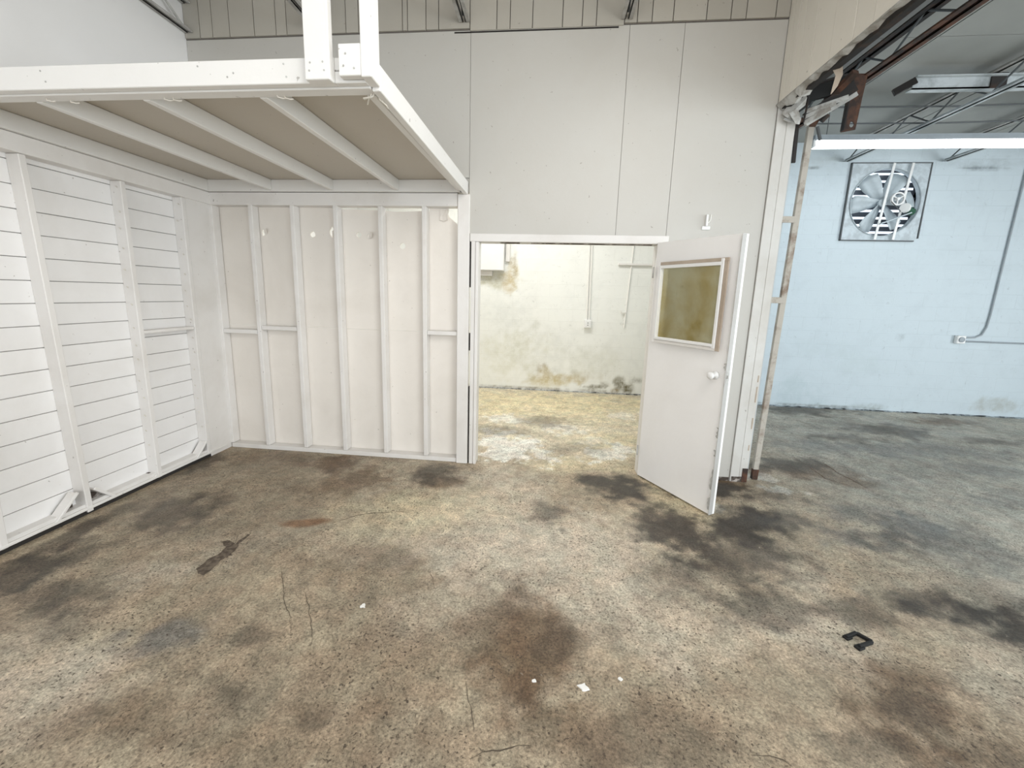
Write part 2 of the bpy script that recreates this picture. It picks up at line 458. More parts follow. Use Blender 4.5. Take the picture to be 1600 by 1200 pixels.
# ------------------------------------------------------------------ floor: concrete slab with stains and painted light and shade in its surface
def concrete(name):
    m, nt, b = new_mat(name)
    co = objco(nt)
    at = N(nt, 'ShaderNodeAttribute', attribute_name='stain')
    c = at.outputs['Color']
    g0 = ramp(nt, noise(nt, co, 4.2, 9, 0.74, 0.7), [(0.30, 0.66), (0.50, 1.0), (0.70, 1.30)])
    c = mix(nt, 1.0, c, g0, 'MULTIPLY')
    g1 = ramp(nt, noise(nt, co, 17.0, 8, 0.76, 0.5), [(0.30, 0.62), (0.50, 1.0), (0.70, 1.34)])
    c = mix(nt, 1.0, c, g1, 'MULTIPLY')
    g2 = ramp(nt, noise(nt, co, 85.0, 5, 0.75), [(0.32, 0.46), (0.50, 1.0), (0.68, 1.50)])
    c = mix(nt, 1.0, c, g2, 'MULTIPLY')
    hue = ramp(nt, noise(nt, co, 6.0, 4, 0.6), [(0.40, (1.035, 0.985, 0.95)), (0.60, (0.985, 1.005, 0.985))])
    c = mix(nt, 1.0, c, hue, 'MULTIPLY')
    pit = ramp(nt, noise(nt, co, 62.0, 3, 0.6, 0.5), [(0.585, 0.0), (0.645, 0.9)])
    pm = ramp(nt, noise(nt, co, 2.3, 4, 0.6), [(0.38, 0.25), (0.55, 1.0)])
    c = mix(nt, mix(nt, 1.0, pit, pm, 'MULTIPLY'), c, (0.060, 0.044, 0.032))
    fl = ramp(nt, noise(nt, co, 52.0, 3, 0.6, 0.7), [(0.68, 0.0), (0.735, 0.60)])
    fm = ramp(nt, noise(nt, co, 1.9, 4, 0.6, 0.2), [(0.45, 0.05), (0.62, 1.0)])
    c = mix(nt, mix(nt, 1.0, fl, fm, 'MULTIPLY'), c, (0.62, 0.575, 0.48))
    nt.links.new(c, b.inputs['Base Color'])
    rg = ramp(nt, noise(nt, co, 2.2, 5, 0.6), [(0.35, 0.42), (0.65, 0.68)])
    nt.links.new(rg, b.inputs['Roughness'])
    b.inputs['Specular IOR Level'].default_value = 0.35
    h = mix(nt, 0.5, noise(nt, co, 60, 5, 0.7), noise(nt, co, 11, 4, 0.6), 'ADD')
    bump(nt, b, h, 0.30, 0.012)
    return m


TONE = {'D': (0.055, 0.046, 0.037), 'B': (0.140, 0.094, 0.058), 'G': (0.150, 0.152, 0.146), 'R': (0.20, 0.10, 0.045),
        'P': (0.50, 0.445, 0.365), 'W': (0.74, 0.73, 0.68), 'Y': (0.66, 0.58, 0.385)}


def floor_colour(x, y):
    f1, f2, f3, f4 = Field(1), Field(2), Field(3), Field(4)
    a = f1(x, y, 0.9, 5)
    base = np.array([0.358, 0.298, 0.219])
    col = np.ones(x.shape + (3,)) * base
    k = sstep(0.45, 0.72, a)[..., None]
    col = col * (1 - 0.45 * k) + np.array([0.20, 0.165, 0.12]) * 0.45 * k
    k = sstep(0.50, 0.25, a)[..., None]
    col = col * (1 - 0.5 * k) + np.array([0.46, 0.41, 0.325]) * 0.5 * k
    b = f2(x, y, 2.6, 5)
    col = col * (0.80 + 0.40 * b)[..., None]
    # right bay slab greyed and brightened: its bluish daylight put into the colour
    g = sstep(1.7, 3.2, x)[..., None]
    col = col * (1 - g * 0.75) + (col.mean(axis=-1, keepdims=True) * np.array([1.40, 1.37, 1.22])) * g * 0.75
    # small room's bright light put into the slab colour, with some plaster residue
    r = sstep(3.55, 4.4, y + 0.5 * (f2(x, y, 1.4, 4) - 0.5))[..., None] * sstep(2.0, 1.8, x)[..., None]
    col = col * (1 - 0.62 * r) + np.array([0.74, 0.68, 0.53]) * (0.75 + 0.5 * b)[..., None] * 0.62 * r
    warp = f3(x, y, 3.6, 6, 0.62) - 0.5
    fine = f4(x, y, 11.0, 4) - 0.5
    order = 'PYWGBRD'
    for c, cx, cy, m0, m1, m2, s in sorted(STAINS_AND_SHADING, key=lambda q: order.index(q[0])):
        dx, dy = x - cx, y - cy
        q = np.sqrt(np.maximum(m0 * dx * dx + 2 * m1 * dx * dy + m2 * dy * dy, 0)) * 0.88 - 0.10 + warp * 1.7 + fine * 1.5
        lo, hi = (1.5, 0.25) if c in 'PYB' else (1.35, 0.40)
        if c == 'W':
            lo, hi = 1.05, 0.6
            q = q + fine * 1.2
        k = (sstep(lo, hi, q) * min(1.0, s * (1.2 if c in 'DB' else 1.0)))[..., None]
        col = col * (1 - k) + np.array(TONE[c]) * k
    return np.clip(col, 0.01, 1)


def grid_mesh(name, us, ws, place, colour, mat, alpha=None, skip=None, parent=None):
    U, W = np.meshgrid(us, ws)
    P = place(U, W).reshape(-1, 3)
    nu, nw = len(us), len(ws)
    idx = np.arange(nu * nw).reshape(nw, nu)
    quads = np.stack([idx[:-1, :-1], idx[:-1, 1:], idx[1:, 1:], idx[1:, :-1]], -1).reshape(-1, 4)
    if skip is not None:
        cu = (us[:-1] + us[1:]) / 2
        cw = (ws[:-1] + ws[1:]) / 2
        CU, CW = np.meshgrid(cu, cw)
        quads = quads[~skip(CU, CW).reshape(-1)]
    me = bpy.data.meshes.new(name)
    me.vertices.add(len(P))
    me.vertices.foreach_set('co', P.astype(np.float32).ravel())
    n = len(quads)
    me.loops.add(n * 4)
    me.loops.foreach_set('vertex_index', quads.astype(np.int32).ravel())
    me.polygons.add(n)
    me.polygons.foreach_set('loop_start', np.arange(0, n * 4, 4, dtype=np.int32))
    me.update(calc_edges=True)
    rgb = colour(U, W).reshape(-1, 3)
    al = np.ones(len(P)) if alpha is None else alpha(U, W).reshape(-1)
    at = me.color_attributes.new('stain', 'FLOAT_COLOR', 'POINT')
    at.data.foreach_set('color', np.concatenate([rgb, al[:, None]], 1).astype(np.float32).ravel())
    me.materials.append(mat)
    me.validate()
    o = bpy.data.objects.new(name, me)
    COL.objects.link(o)
    o['_o'] = (0, 0, 0)
    if parent:
        o.parent = parent
    return o


xs = np.concatenate([np.linspace(-3.4, 3.0, 356), np.linspace(3.03, 7.5, 110)[0:], [8.2, 9.6]])
ys = np.concatenate([[-4.1, -2.5, -1.0, 0.0, 0.5], np.linspace(0.85, 3.9, 180), np.linspace(3.93, 6.95, 100), [7.1]])
floor = grid_mesh('floor', xs, ys, lambda U, W: np.stack([U, W, U * 0], -1), floor_colour, concrete('stained_concrete'))
tag(floor, 'stained bare concrete floor', kind='structure')
CRACK = plain('crack_dirt', (0.115, 0.090, 0.065), 0.9, 0, 0.4, 40)
CRACK_R = plain('rusty_crack_dirt', (0.13, 0.075, 0.045), 0.9, 0, 0.4, 40)
HOLEM = rust('broken_concrete', (0.075, 0.056, 0.040), (0.17, 0.135, 0.10), 0.9, 30.0)


def crack(pts, w, mat, seed):
    """a jagged crack: a narrow wedge-edged strip lying in the slab's surface"""
    rg = random.Random(seed)
    dense = []
    for (a, b), (c, d) in zip(pts[:-1], pts[1:]):
        n = max(2, int(math.hypot(c - a, d - b) / 0.02))
        for k in range(n):
            t = k / n
            dense.append((a + (c - a) * t + rg.uniform(-.004, .004), b + (d - b) * t + rg.uniform(-.004, .004)))
    dense.append(pts[-1])
    mb = MB()
    vs = []
    for k, (a, b) in enumerate(dense):
        p0, p1 = dense[max(k - 1, 0)], dense[min(k + 1, len(dense) - 1)]
        dx, dy = p1[0] - p0[0], p1[1] - p0[1]
        ln = math.hypot(dx, dy) or 1
        ww = .55 * w * rg.uniform(0.35, 1.0) * min(1, 0.25 + 3 * min(k, len(dense) - 1 - k) / len(dense)) / 2
        vs += [(a - dy / ln * ww, b + dx / ln * ww, .0012), (a + dy / ln * ww, b - dx / ln * ww, .0012)]
    mb.add(vs, [(2 * k, 2 * k + 1, 2 * k + 3, 2 * k + 2) for k in range(len(dense) - 1)])
    return mb.build('crack', mat, floor)


CR = [([(-1.449, 2.475), (-1.388, 2.538), (-1.326, 2.603), (-1.249, 2.646), (-1.14, 2.677), (-1.053, 2.704), (-0.96, 2.704)], .014, CRACK),
      ([(-1.484, 2.001), (-1.38, 1.867), (-1.298, 1.758), (-1.22, 1.681), (-1.144, 1.573)], .007, CRACK),
      ([(-1.255, 1.859), (-1.151, 1.734), (-1.066, 1.621), (-1.009, 1.518)], .006, CRACK),
      ([(-0.281, 1.453), (-0.248, 1.359), (-0.224, 1.299), (-0.205, 1.242)], .007, CRACK),
      ([(-0.203, 1.157), (-0.162, 1.182), (-0.106, 1.195), (-0.062, 1.211), (0.007, 1.225)], .010, CRACK),
      ([(-0.652, 2.104), (-0.6, 2.056), (-0.557, 1.957)], .006, CRACK),
      ([(2.864, 4.294), (2.835, 4.01), (2.868, 3.848), (2.879, 3.709)], .025, CRACK_R),
      ([(2.645, 4.159), (2.629, 3.863), (2.759, 3.727)], .02, CRACK_R),
      ([(0.794, 1.287), (0.854, 1.299), (0.902, 1.288), (0.923, 1.266)], .009, CRACK),
      ([(-1.919, 2.187), (-1.965, 2.266)], .010, CRACK),
      ([(0.137, 1.919), (0.192, 2.011), (0.254, 2.059), (0.364, 2.095)], .006, CRACK)]
for k, (pts, w, m) in enumerate(CR):
    crack(pts, w, m, k)
HP = [(-1.949, 1.921), (-1.951, 2.008), (-1.936, 2.088), (-1.945, 2.136), (-2.02, 2.186), (-1.976, 2.199), (-1.911, 2.174), (-1.913, 2.288), (-1.892, 2.277), (-1.892, 2.177), (-1.868, 2.12), (-1.856, 2.067), (-1.873, 2.013), (-1.864, 1.933), (-1.865, 1.888), (-1.908, 1.893)]
_rg = random.Random(3)
_hp = []
for (a, b), (c, d) in zip(HP, HP[1:] + HP[:1]):
    for t in (0, .33, .66):
        _hp.append((a + (c - a) * t + _rg.uniform(-.006, .006), b + (d - b) * t + _rg.uniform(-.006, .006), .0016))
MB().add(_hp, [tuple(range(len(_hp)))]).build('spalled_hollow', HOLEM, floor)


# ------------------------------------------------------------------ block walls behind, with stains
def wall_stains(lst, seed):
    f = Field(seed)
    g = Field(seed + 5)

    def both(x, z):
        w = f(x, z, 4.0, 5) - 0.5
        h = g(x, z, 14.0, 4) - 0.5
        rgb = np.zeros(x.shape + (3,))
        al = np.zeros(x.shape)
        for (cx, cz, rx, rz, c, s) in lst:
            q = np.sqrt(((x - cx) / rx) ** 2 + ((z - cz) / rz) ** 2) + w * 1.3 + h * 1.0
            k = sstep(1.3, 0.45, q) * s
            rgb = rgb * (1 - k[..., None]) + np.array(c) * k[..., None]
            al = al * (1 - k) + k
        return rgb / np.maximum(al, 1e-4)[..., None], al
    return (lambda x, z: both(x, z)[0]), (lambda x, z: both(x, z)[1])


OCH, MOSS, SMUT, UMB = (0.52, 0.42, 0.20), (0.13, 0.11, 0.045), (0.55, 0.57, 0.55), (0.30, 0.22, 0.10)
ROOM_ST = [(-0.95, 1.84, 0.40, 0.14, (0.52, 0.50, 0.36), .75), (-0.62, 1.90, 0.09, 0.26, OCH, .8), (-0.70, 1.80, 0.10, 0.20, (0.62, 0.52, 0.34), .7), (-0.60, 2.1, 0.05, 0.25, UMB, .5),
           (-0.06, 0.38, 0.10, 0.12, UMB, .7), (-0.02, 0.30, 0.12, 0.16, OCH, .7), (0.30, 0.22, 0.50, 0.09, OCH, .8), (0.10, 0.14, 0.40, 0.07, (0.60, 0.52, 0.30), .7), (0.70, 0.28, 0.40, 0.10, (0.55, 0.50, 0.38), .45),
           (0.80, 0.11, 0.16, 0.05, MOSS, .95), (1.00, 0.15, 0.10, 0.07, MOSS, .7), (1.35, 0.12, 0.17, 0.09, MOSS, 1.0), (1.22, 0.22, 0.10, 0.08, MOSS, .7), (1.5, 0.25, 0.15, 0.07, MOSS, .6), (1.15, 0.06, 0.12, 0.04, UMB, .8),
           (-0.72, 1.19, 0.45, 0.45, SMUT, .28), (-0.05, 0.65, 0.7, 0.40, SMUT, .28), (0.7, 0.5, 0.5, 0.3, (0.60, 0.60, 0.50), .3), (-0.7, 0.65, 0.6, 0.45, (0.66, 0.65, 0.52), .45),
           (0.2, 0.02, 1.6, 0.03, (0.16, 0.13, 0.07), .7)]
BAY_ST = [(5.22, 1.15, 0.07, 0.04, (0.36, 0.42, 0.44), .7), (4.3, 0.93, 0.5, 0.13, (0.50, 0.58, 0.61), .45), (6.73, 0.17, 0.34, 0.13, (0.36, 0.37, 0.33), .6), (3.86, 0.20, 0.4, 0.25, (0.45, 0.55, 0.58), .55),
          (4.78, 0.71, 0.4, 0.17, (0.50, 0.58, 0.60), .4), (5.0, 0.06, 0.3, 0.05, (0.28, 0.32, 0.30), .6), (4.2, 0.03, 1.2, 0.025, (0.18, 0.20, 0.19), .8), (5.90, 3.55, 0.6, 0.07, (0.42, 0.48, 0.51), .7), (3.79, 3.60, 0.3, 0.06, (0.48, 0.54, 0.56), .6),
          (5.75, 3.49, 0.22, 0.018, (0.18, 0.21, 0.23), .9), (6.15, 3.485, 0.16, 0.015, (0.20, 0.23, 0.25), .8), (3.6, 3.5, 0.10, 0.015, (0.2, 0.23, 0.25), .8), (4.5, 1.7, 0.5, 0.3, (0.55, 0.63, 0.66), .3), (5.0, 2.2, 0.5, 0.2, (0.58, 0.66, 0.70), .25)]


def block_wall(name, label, x0, x1, y, ztop, st, mat, seed, hole=None):
    cf, af = wall_stains(st, seed)
    us = np.linspace(x0, x1, int((x1 - x0) / 0.03))
    ws = np.linspace(-0.02, ztop, int(ztop / 0.03))
    skip = None
    if hole:
        a, b, c, d = hole
        us = np.unique(np.concatenate([us, [a, b]]))
        ws = np.unique(np.concatenate([ws, [c, d]]))
        skip = lambda U, W: (U > a) & (U < b) & (W > c) & (W < d)
    o = grid_mesh(name, us, ws, lambda U, W: np.stack([U, U * 0 + y, W], -1), cf, mat, af, skip)
    md = o.modifiers.new('thickness', 'SOLIDIFY')
    md.thickness = 0.15
    md.offset = -1.0
    return tag(o, label, kind='structure')


wr = block_wall('wall_room_back', 'mildewed white painted block wall seen through the doorway', -3.4, 1.80, YR, ZB + .2, ROOM_ST, BLOCK_R, 21)
FX, FZ, FR = 4.655, 3.035, 0.452
wb = block_wall('wall_bay_back', 'pale blue painted block wall of the right-hand bay', 1.9, 9.6, YB, ZB + .1, BAY_ST, BLOCK_B, 31, (FX - .46, FX + .46, FZ - .46, FZ + .46))
# rough mortar fillet at the foot of both block walls
for par, x0, x1, y, m in ((wr, -3.2, 1.75, YR, BLOCK_R), (wb, 1.95, 9.4, YB, BLOCK_B)):
    mb = MB()
    n = int((x1 - x0) / .08)
    vs = []
    rg = random.Random(int(x1 * 10))
    for k in range(n + 1):
        x = x0 + (x1 - x0) * k / n
        h, w = rg.uniform(.008, .022), rg.uniform(.015, .04)
        vs += [(x, y - .001, h), (x, y - w, .001), (x, y - .001, .001)]
    fs = [(3 * k, 3 * k + 1, 3 * k + 4, 3 * k + 3) for k in range(n)]
    mb.add(vs, fs).build('mortar_fillet', m, floor)

# ------------------------------------------------------------------ plain shell
SHELL = plain('plain_shell_paint', (0.66, 0.65, 0.63), 0.7, 0, 0.08, 1.5)
SHELL_B = plain('plain_bay_paint', (0.62, 0.66, 0.68), 0.7, 0, 0.08, 1.5)
wl = MB().box(-3.45, -3.262, -4.1, 7.1, 0, ZC).box(-3.262, -3.22, -4.0, D + .02, 2.58, ZC).build('wall_left', GREYW)
tag(wl, 'left-hand wall, smooth grey above and white siding below', kind='structure')
tag(MB().box(-3.45, -2.5, -4.2, -4.02, 0, ZC).box(1.3, 3.3, -4.2, -4.02, 0, ZC).box(-2.5, 1.3, -4.2, -4.02, 3.4, ZC)
    .box(7.9, 9.75, -4.2, -4.02, 0, ZC).box(3.3, 7.9, -4.2, -4.02, 3.4, ZC).build('wall_front', SHELL), 'front wall with two roll-up doorways, behind the viewer', kind='structure')
tag(MB().box(9.6, 9.75, -4.1, 7.0, 0, ZC).build('wall_bay_right', SHELL_B), 'far right-hand wall of the bay', kind='structure')
tag(MB().box(1.80, 1.90, D + .115, 7.05, 0, ZC).build('wall_room_right', SHELL_B), 'dividing wall between the small room and the bay', kind='structure')
tag(MB().box(-3.45, XW, -4.2, D + .10, ZC, ZC + .1).build('ceiling_main', CEIL), 'white ceiling of the main room', kind='structure')
tag(MB().box(-3.45, 1.80, D + .10, 7.05, ZB + .1, ZB + .2).build('ceiling_room', CEIL), 'white ceiling of the small back room', kind='structure')
cb = MB().box(XW, 9.75, -4.2, 6.8, ZB + .012, ZB + .12).build('ceiling_bay', DARK)
tag(cb, 'grey panelled ceiling of the right-hand bay', kind='structure')
x = 1.92
while x < 9.6:
    x2 = min(x + 1.21, 9.6)
    y = YB - .01
    while y > -4.0:
        y2 = max(y - 2.43, -4.0)
        z = ZB + random.uniform(-.004, .004)
        box('ceiling_panel', CEIL_B, cb, x, x2, y2 + .006, y - .006, z, z + .012, 0)
        y = y2
    x = x2 + .012

# ------------------------------------------------------------------ left wall: siding, studs, plates, gussets
DARKJ = plain('shadowed_joint', (0.16, 0.145, 0.13), 0.9)
MIDJ = plain('painted_joint', (0.36, 0.345, 0.33), 0.9)
box('backing', MIDJ, wl, XS - .018, XS - .008, -0.4, D, 0, 2.56, 0)
zs = [0.0] + [0.191 - .1417] + [0.191 + .1417 * k for k in range(0, 17)]
for a, b in zip(zs[:-1], zs[1:]):
    d = random.uniform(0, .003)
    box('plank', SIDING, wl, XS - .010, XS + d, -0.4, 3.40, a + .0025, min(b, 2.57) - .0025, .0015)
box('corner_panel', WHITE_B, wl, XS - .008, XF - .006, 3.418, D + .088, 0.0, 2.575)
SY = [1.395, 1.877, 2.325, 2.870, 3.376]
for k, y in enumerate(SY):
    if y == 2.325:
        mb = MB().bar((XS + .0445, y - .022, 2.346), (XS + .0445, y + .035, .015), .089, .038, (1, 0, 0))
    else:
        mb = MB().box(XS, XF, y, y + .038, .030, 2.346)
    mb.build('stud', WHITE_B, wl, bev=.004)
    # bent-over nail heads down the near side of each stud
    nm = MB()
    for i in range(15):
        z = .30 + .1417 * i + random.uniform(-.02, .02)
        yy = y - .002 - (.022 - .057 * (2.346 - z) / 2.33 if y == 2.325 else 0)
        xx = XS + random.uniform(.03, .06)
        nm.tube([(xx, yy + .003, z), (xx, yy - .006, z + .002), (xx + .012, yy - .006, z - .008)], .003, 5)
    tag(nm.build('nail_heads', NAIL, wl), kind='stuff')
box('top_plate', WHITE_B, wl, XS, XF + .012, 0.2, D, 2.347, 2.452)
box('sole_plate', WHITE_B, wl, XS, XF - .015, 0.2, 3.66, .036, .076)
box('sole_edging', WHITE_B, wl, XF - .012, XF + .003, 0.2, 3.62, .034, .054)
box('sole_shadow', DARK, wl, XS, XF - .012, 0.2, 3.62, .001, .034, 0)  # black strip painted in for the shadow under the raised edging
box('nogging', WHITE_B, wl, XS, XF - .004, 2.911, 3.374, 1.222, 1.246)
for y0, y1, z1 in ((2.30, 2.155, .185), (2.40, 2.535, .165), (3.372, 3.255, .165), (2.865, 2.84, .06), (1.870, 1.74, .17)):
    mb = MB().bar((XS + .055, y0, z1), (XS + .055, y1, .045), .075, .014, (1, 0, 0))
    mb.build('gusset', WHITE_B, wl, bev=.003)
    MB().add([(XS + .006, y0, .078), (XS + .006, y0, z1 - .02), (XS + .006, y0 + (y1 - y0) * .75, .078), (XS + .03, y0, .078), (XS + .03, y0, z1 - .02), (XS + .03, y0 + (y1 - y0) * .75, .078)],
             [(0, 1, 2), (3, 5, 4), (0, 3, 4, 1), (1, 4, 5, 2), (2, 5, 3, 0)]).build('dark_corner_wedge', DARK_WOOD, wl)  # dark blotched wedge filling the corner behind each gusset
    MB().bar((XF - .004, y0, z1 + .004), (XF - .004, y1, .04), .012, .020, (1, 0, 0)).build('gusset_edge', WHITE_B, wl, bev=.002)

# ------------------------------------------------------------------ partition (back wall)
wk = MB().box(-3.25, -0.70, D + .012, D + .10, 2.46, ZC).box(-0.70, 1.80, D + .012, D + .10, 2.07, ZC).box(0.90, 1.80, D + .012, D + .10, 0, 2.07).build('wall_back', WHITE)
tag(wk, 'white sheeted partition with exposed studs under the loft and a doorway', kind='structure')
YS = D + .089      # back panel behind the studs
STX = [-3.170, -2.776, -2.372, -1.962, -1.545, -1.146]
for k, x in enumerate(STX):
    box('stud', WHITE_B, wk, x, x + .040, D, YS, .045, 2.345, .004)
box('post', WHITE_B, wk, -0.822, -0.716, D - .018, D + .028, .0, 2.440, .004)
box('top_plate', WHITE_B, wk, -3.15, -0.826, D - .004, YS + .01, 2.343, 2.452)
box('sole_plate', WHITE_B, wk, -3.15, -0.826, D, YS, .0, .042)
for a, b, z in ((-3.128, -2.780, 1.185), (-2.733, -2.376, 1.228), (-1.104, -0.826, 1.240)):
    box('nogging', WHITE_B, wk, a, b, D + .004, YS, z - .019, z + .019)
# hardboard sheets with their real holes and torn corner
lo, hi = 1.243, 2.343
sheet('hardboard_sheet', PANEL, wk, [(-3.17, .03), (-1.945, .03), (-1.945, lo - .003), (-3.17, lo - .003)], [], YS + .005, .010)
sheet('hardboard_sheet', PANEL, wk, [(-1.941, .03), (-0.745, .03), (-0.745, lo - .003), (-1.941, lo - .003)], [], YS + .005, .010)
sheet('hardboard_sheet', PANEL, wk, [(-3.17, lo), (-1.945, lo), (-1.945, hi + .02), (-3.17, hi + .02)],
      [blob(-2.215, 2.106, .024, .026, 12, .10, 1), blob(-2.700, 2.118, .020, .030, 11, .5, 2), blob(-2.03, 2.125, .016, .045, 9, .4, 5)], YS + .005, .010)
sheet('hardboard_sheet', PANEL, wk, [(-1.941, lo), (-0.745, lo), (-0.745, 2.205), (-0.842, 2.205), (-0.865, 2.225), (-0.925, 2.275), (-0.936, 2.30), (-0.928, 2.325), (-0.93, 2.345), (-1.10, 2.345),
                                     (-1.104, 2.322), (-1.40, 2.312), (-1.50, 2.318), (-1.56, 2.324), (-1.70, 2.326), (-1.90, 2.332), (-1.941, 2.340)],
      [blob(-1.768, 2.109, .024, .024, 12, .08, 3), blob(-1.356, 2.016, .027, .027, 14, .08, 4)], YS + .005, .010)
# curled flaps of torn hardboard beside the holes and corner
for (x, z, w, h, s) in ((-0.965, 2.285, .075, .095, 1), (-2.672, 2.128, .035, .045, 2), (-2.008, 2.11, .022, .055, 3), (-1.655, 2.105, .05, .06, 4)):
    vs = []
    rg = random.Random(s)
    for i in range(5):
        for j in range(4):
            vs.append((x + w * (i / 4 - .5) + rg.uniform(-.1, .1) * w, YS - .002 - .030 * (i / 4) ** 2 * (w / .075) ** .5 + rg.uniform(-.003, .001), z + h * (j / 3 - .5) + rg.uniform(-.1, .1) * h))
    o = MB().add(vs, [(i * 4 + j, i * 4 + j + 1, i * 4 + j + 5, i * 4 + j + 4) for i in range(4) for j in range(3)]).build('torn_flap', PANEL, wk)
    o.modifiers.new('thickness', 'SOLIDIFY').thickness = .003
# smooth sheets of the upper and right part
SG = .0014
for k, (a, b, z0, z1) in enumerate(((-3.219, -0.725, 2.575, ZT), (-0.725, 0.527, 2.118, ZT), (0.527, 0.940, 2.118, ZT), (0.940, 1.686, 0.0, ZT))):
    box('wall_sheet', WHITE, wk, a + SG, b - SG, D - random.uniform(0, .0015), D + .011, z0, z1 - .003, .001)
box('wall_sheet', WHITE, wk, -0.725 + SG, -0.700, D, D + .011, 2.118, 2.16, 0)
box('jamb_board', JAMB, wk, XC + .005, 1.765, D - .010, D + .10, 0, 3.10, .003)
box('jamb_board', JAMB, wk, 1.768, 1.834, D - .006, D + .10, 0, 3.10, .003)
for z, h in ((0.92, .06), (0.74, .14), (0.5, .10), (0.30, .05)):
    box('worn_strip', BARE, wk, 1.812, 1.822, D - .0075, D - .005, z, z + h, 0)
# grooved boards above the seam
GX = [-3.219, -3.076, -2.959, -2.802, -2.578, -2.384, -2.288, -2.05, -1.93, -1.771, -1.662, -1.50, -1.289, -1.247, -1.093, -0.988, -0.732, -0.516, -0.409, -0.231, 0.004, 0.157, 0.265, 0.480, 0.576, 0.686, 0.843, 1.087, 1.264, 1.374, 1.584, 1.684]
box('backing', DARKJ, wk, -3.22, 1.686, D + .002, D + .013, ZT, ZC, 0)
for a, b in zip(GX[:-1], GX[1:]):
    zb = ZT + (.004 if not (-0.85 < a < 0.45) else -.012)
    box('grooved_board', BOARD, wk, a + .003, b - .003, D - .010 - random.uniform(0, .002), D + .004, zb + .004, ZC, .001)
box('seam_strip', DARK, wk, -0.86, 0.44, D - .004, D + .002, ZT - .022, ZT - .012, 0)
# doorway lining
box('door_head', WHITE_B, wk, -0.712, 0.962, D - .016, D + .03, 2.052, 2.120, .004)
box('door_head_lining', JAMB, wk, -0.690, 0.930, D + .03, D + .115, 2.050, 2.070, .002)
box('door_casing', WHITE_B, wk, -0.700, -0.664, D - .012, D + .02, 0, 2.075, .003)
box('door_casing', WHITE_B, wk, -0.661, -0.633, D - .016, D + .112, 0, 2.050, .003)
box('door_casing', WHITE_B, wk, 0.878, 0.950, D - .014, D + .03, 0, 2.052, .003)
box('door_casing', WHITE_B, wk, 0.876, 0.900, D + .03, D + .112, 0, 2.052, .003)
box('worn_strip', DARK_WOOD, wk, -0.45, -0.28, D + .012, D + .06, 2.0465, 2.0515, 0)
box('worn_strip', DARK_WOOD, wk, -0.18, 0.84, D + .020, D + .05, 2.0468, 2.0515, 0)
for a, b in ((0, .75), (1.09, 1.25), (1.66, 2.11)):
    box('slot_filler', DARK, wk, -0.716, -0.700, D + .012, D + .03, a, b, 0)
# rot and rust at the foot of the jamb
box('rotted_foot', DARK_WOOD, wk, 1.70, 1.835, D - .0115, D + .02, .0, .05, .002)
box('rotted_foot', RUST, wk, 1.79, 1.836, D - .0125, D + .02, .0, .13, .002)
box('rotted_foot', DARK_WOOD, wk, 1.45, 1.684, D - .004, D + .008, .0, .035, .002)

# ------------------------------------------------------------------ right-hand header wall over the wide opening
wh = MB().box(XC + .012, 1.745, -1.6, D - .002, 3.10, ZC).box(XC, XW, -4.1, -1.6, 0, ZC).build('wall_right', SHELL)
tag(wh, 'right-hand header wall clad in cream grooved boards over the wide opening', kind='structure')
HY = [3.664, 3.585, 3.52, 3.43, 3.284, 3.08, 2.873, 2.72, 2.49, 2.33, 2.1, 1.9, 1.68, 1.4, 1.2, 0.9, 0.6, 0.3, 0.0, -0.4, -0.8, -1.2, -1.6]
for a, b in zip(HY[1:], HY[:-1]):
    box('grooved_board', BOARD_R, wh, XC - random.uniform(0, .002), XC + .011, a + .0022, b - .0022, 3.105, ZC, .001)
box('lintel', RUST_D, wh, XC + .018, 1.752, -1.55, D - .03, 3.060, 3.099, .003)
box('lintel_flange', RUST, wh, 1.742, 1.752, -1.55, 3.45, 3.10, 3.19, .002)
# ragged torn flashing along the lower edge
rg = random.Random(12)
vs, n = [], 46
for k in range(n + 1):
    y = 3.655 - 2.6 * k / n
    dz = rg.uniform(.01, .055) * (1.3 if y > 2.9 else 0.45)
    vs += [(XC - .004, y, 3.112), (XC - .010 - rg.uniform(0, .012), y, 3.095), (XC + .012 + rg.uniform(0, .02), y + rg.uniform(-.01, .01), 3.098 - dz), (XC + .05 + rg.uniform(0, .02), y, 3.085 - dz * .6)]
o = MB().add(vs, [(4 * k + j, 4 * k + j + 1, 4 * k + j + 5, 4 * k + j + 4) for k in range(n) for j in range(3)]).build('torn_flashing', FLASH, wh)
o.modifiers.new('thickness', 'SOLIDIFY').thickness = .003


def crumple(name, pts, mat, parent, t=.004):
    """folded scrap of sheet: strip of quads through pairs of points"""
    vs = [p for pr in pts for p in pr]
    o = MB().add(vs, [(2 * k, 2 * k + 1, 2 * k + 3, 2 * k + 2) for k in range(len(pts) - 1)]).build(name, mat, parent)
    o.modifiers.new('thickness', 'SOLIDIFY').thickness = t
    return o


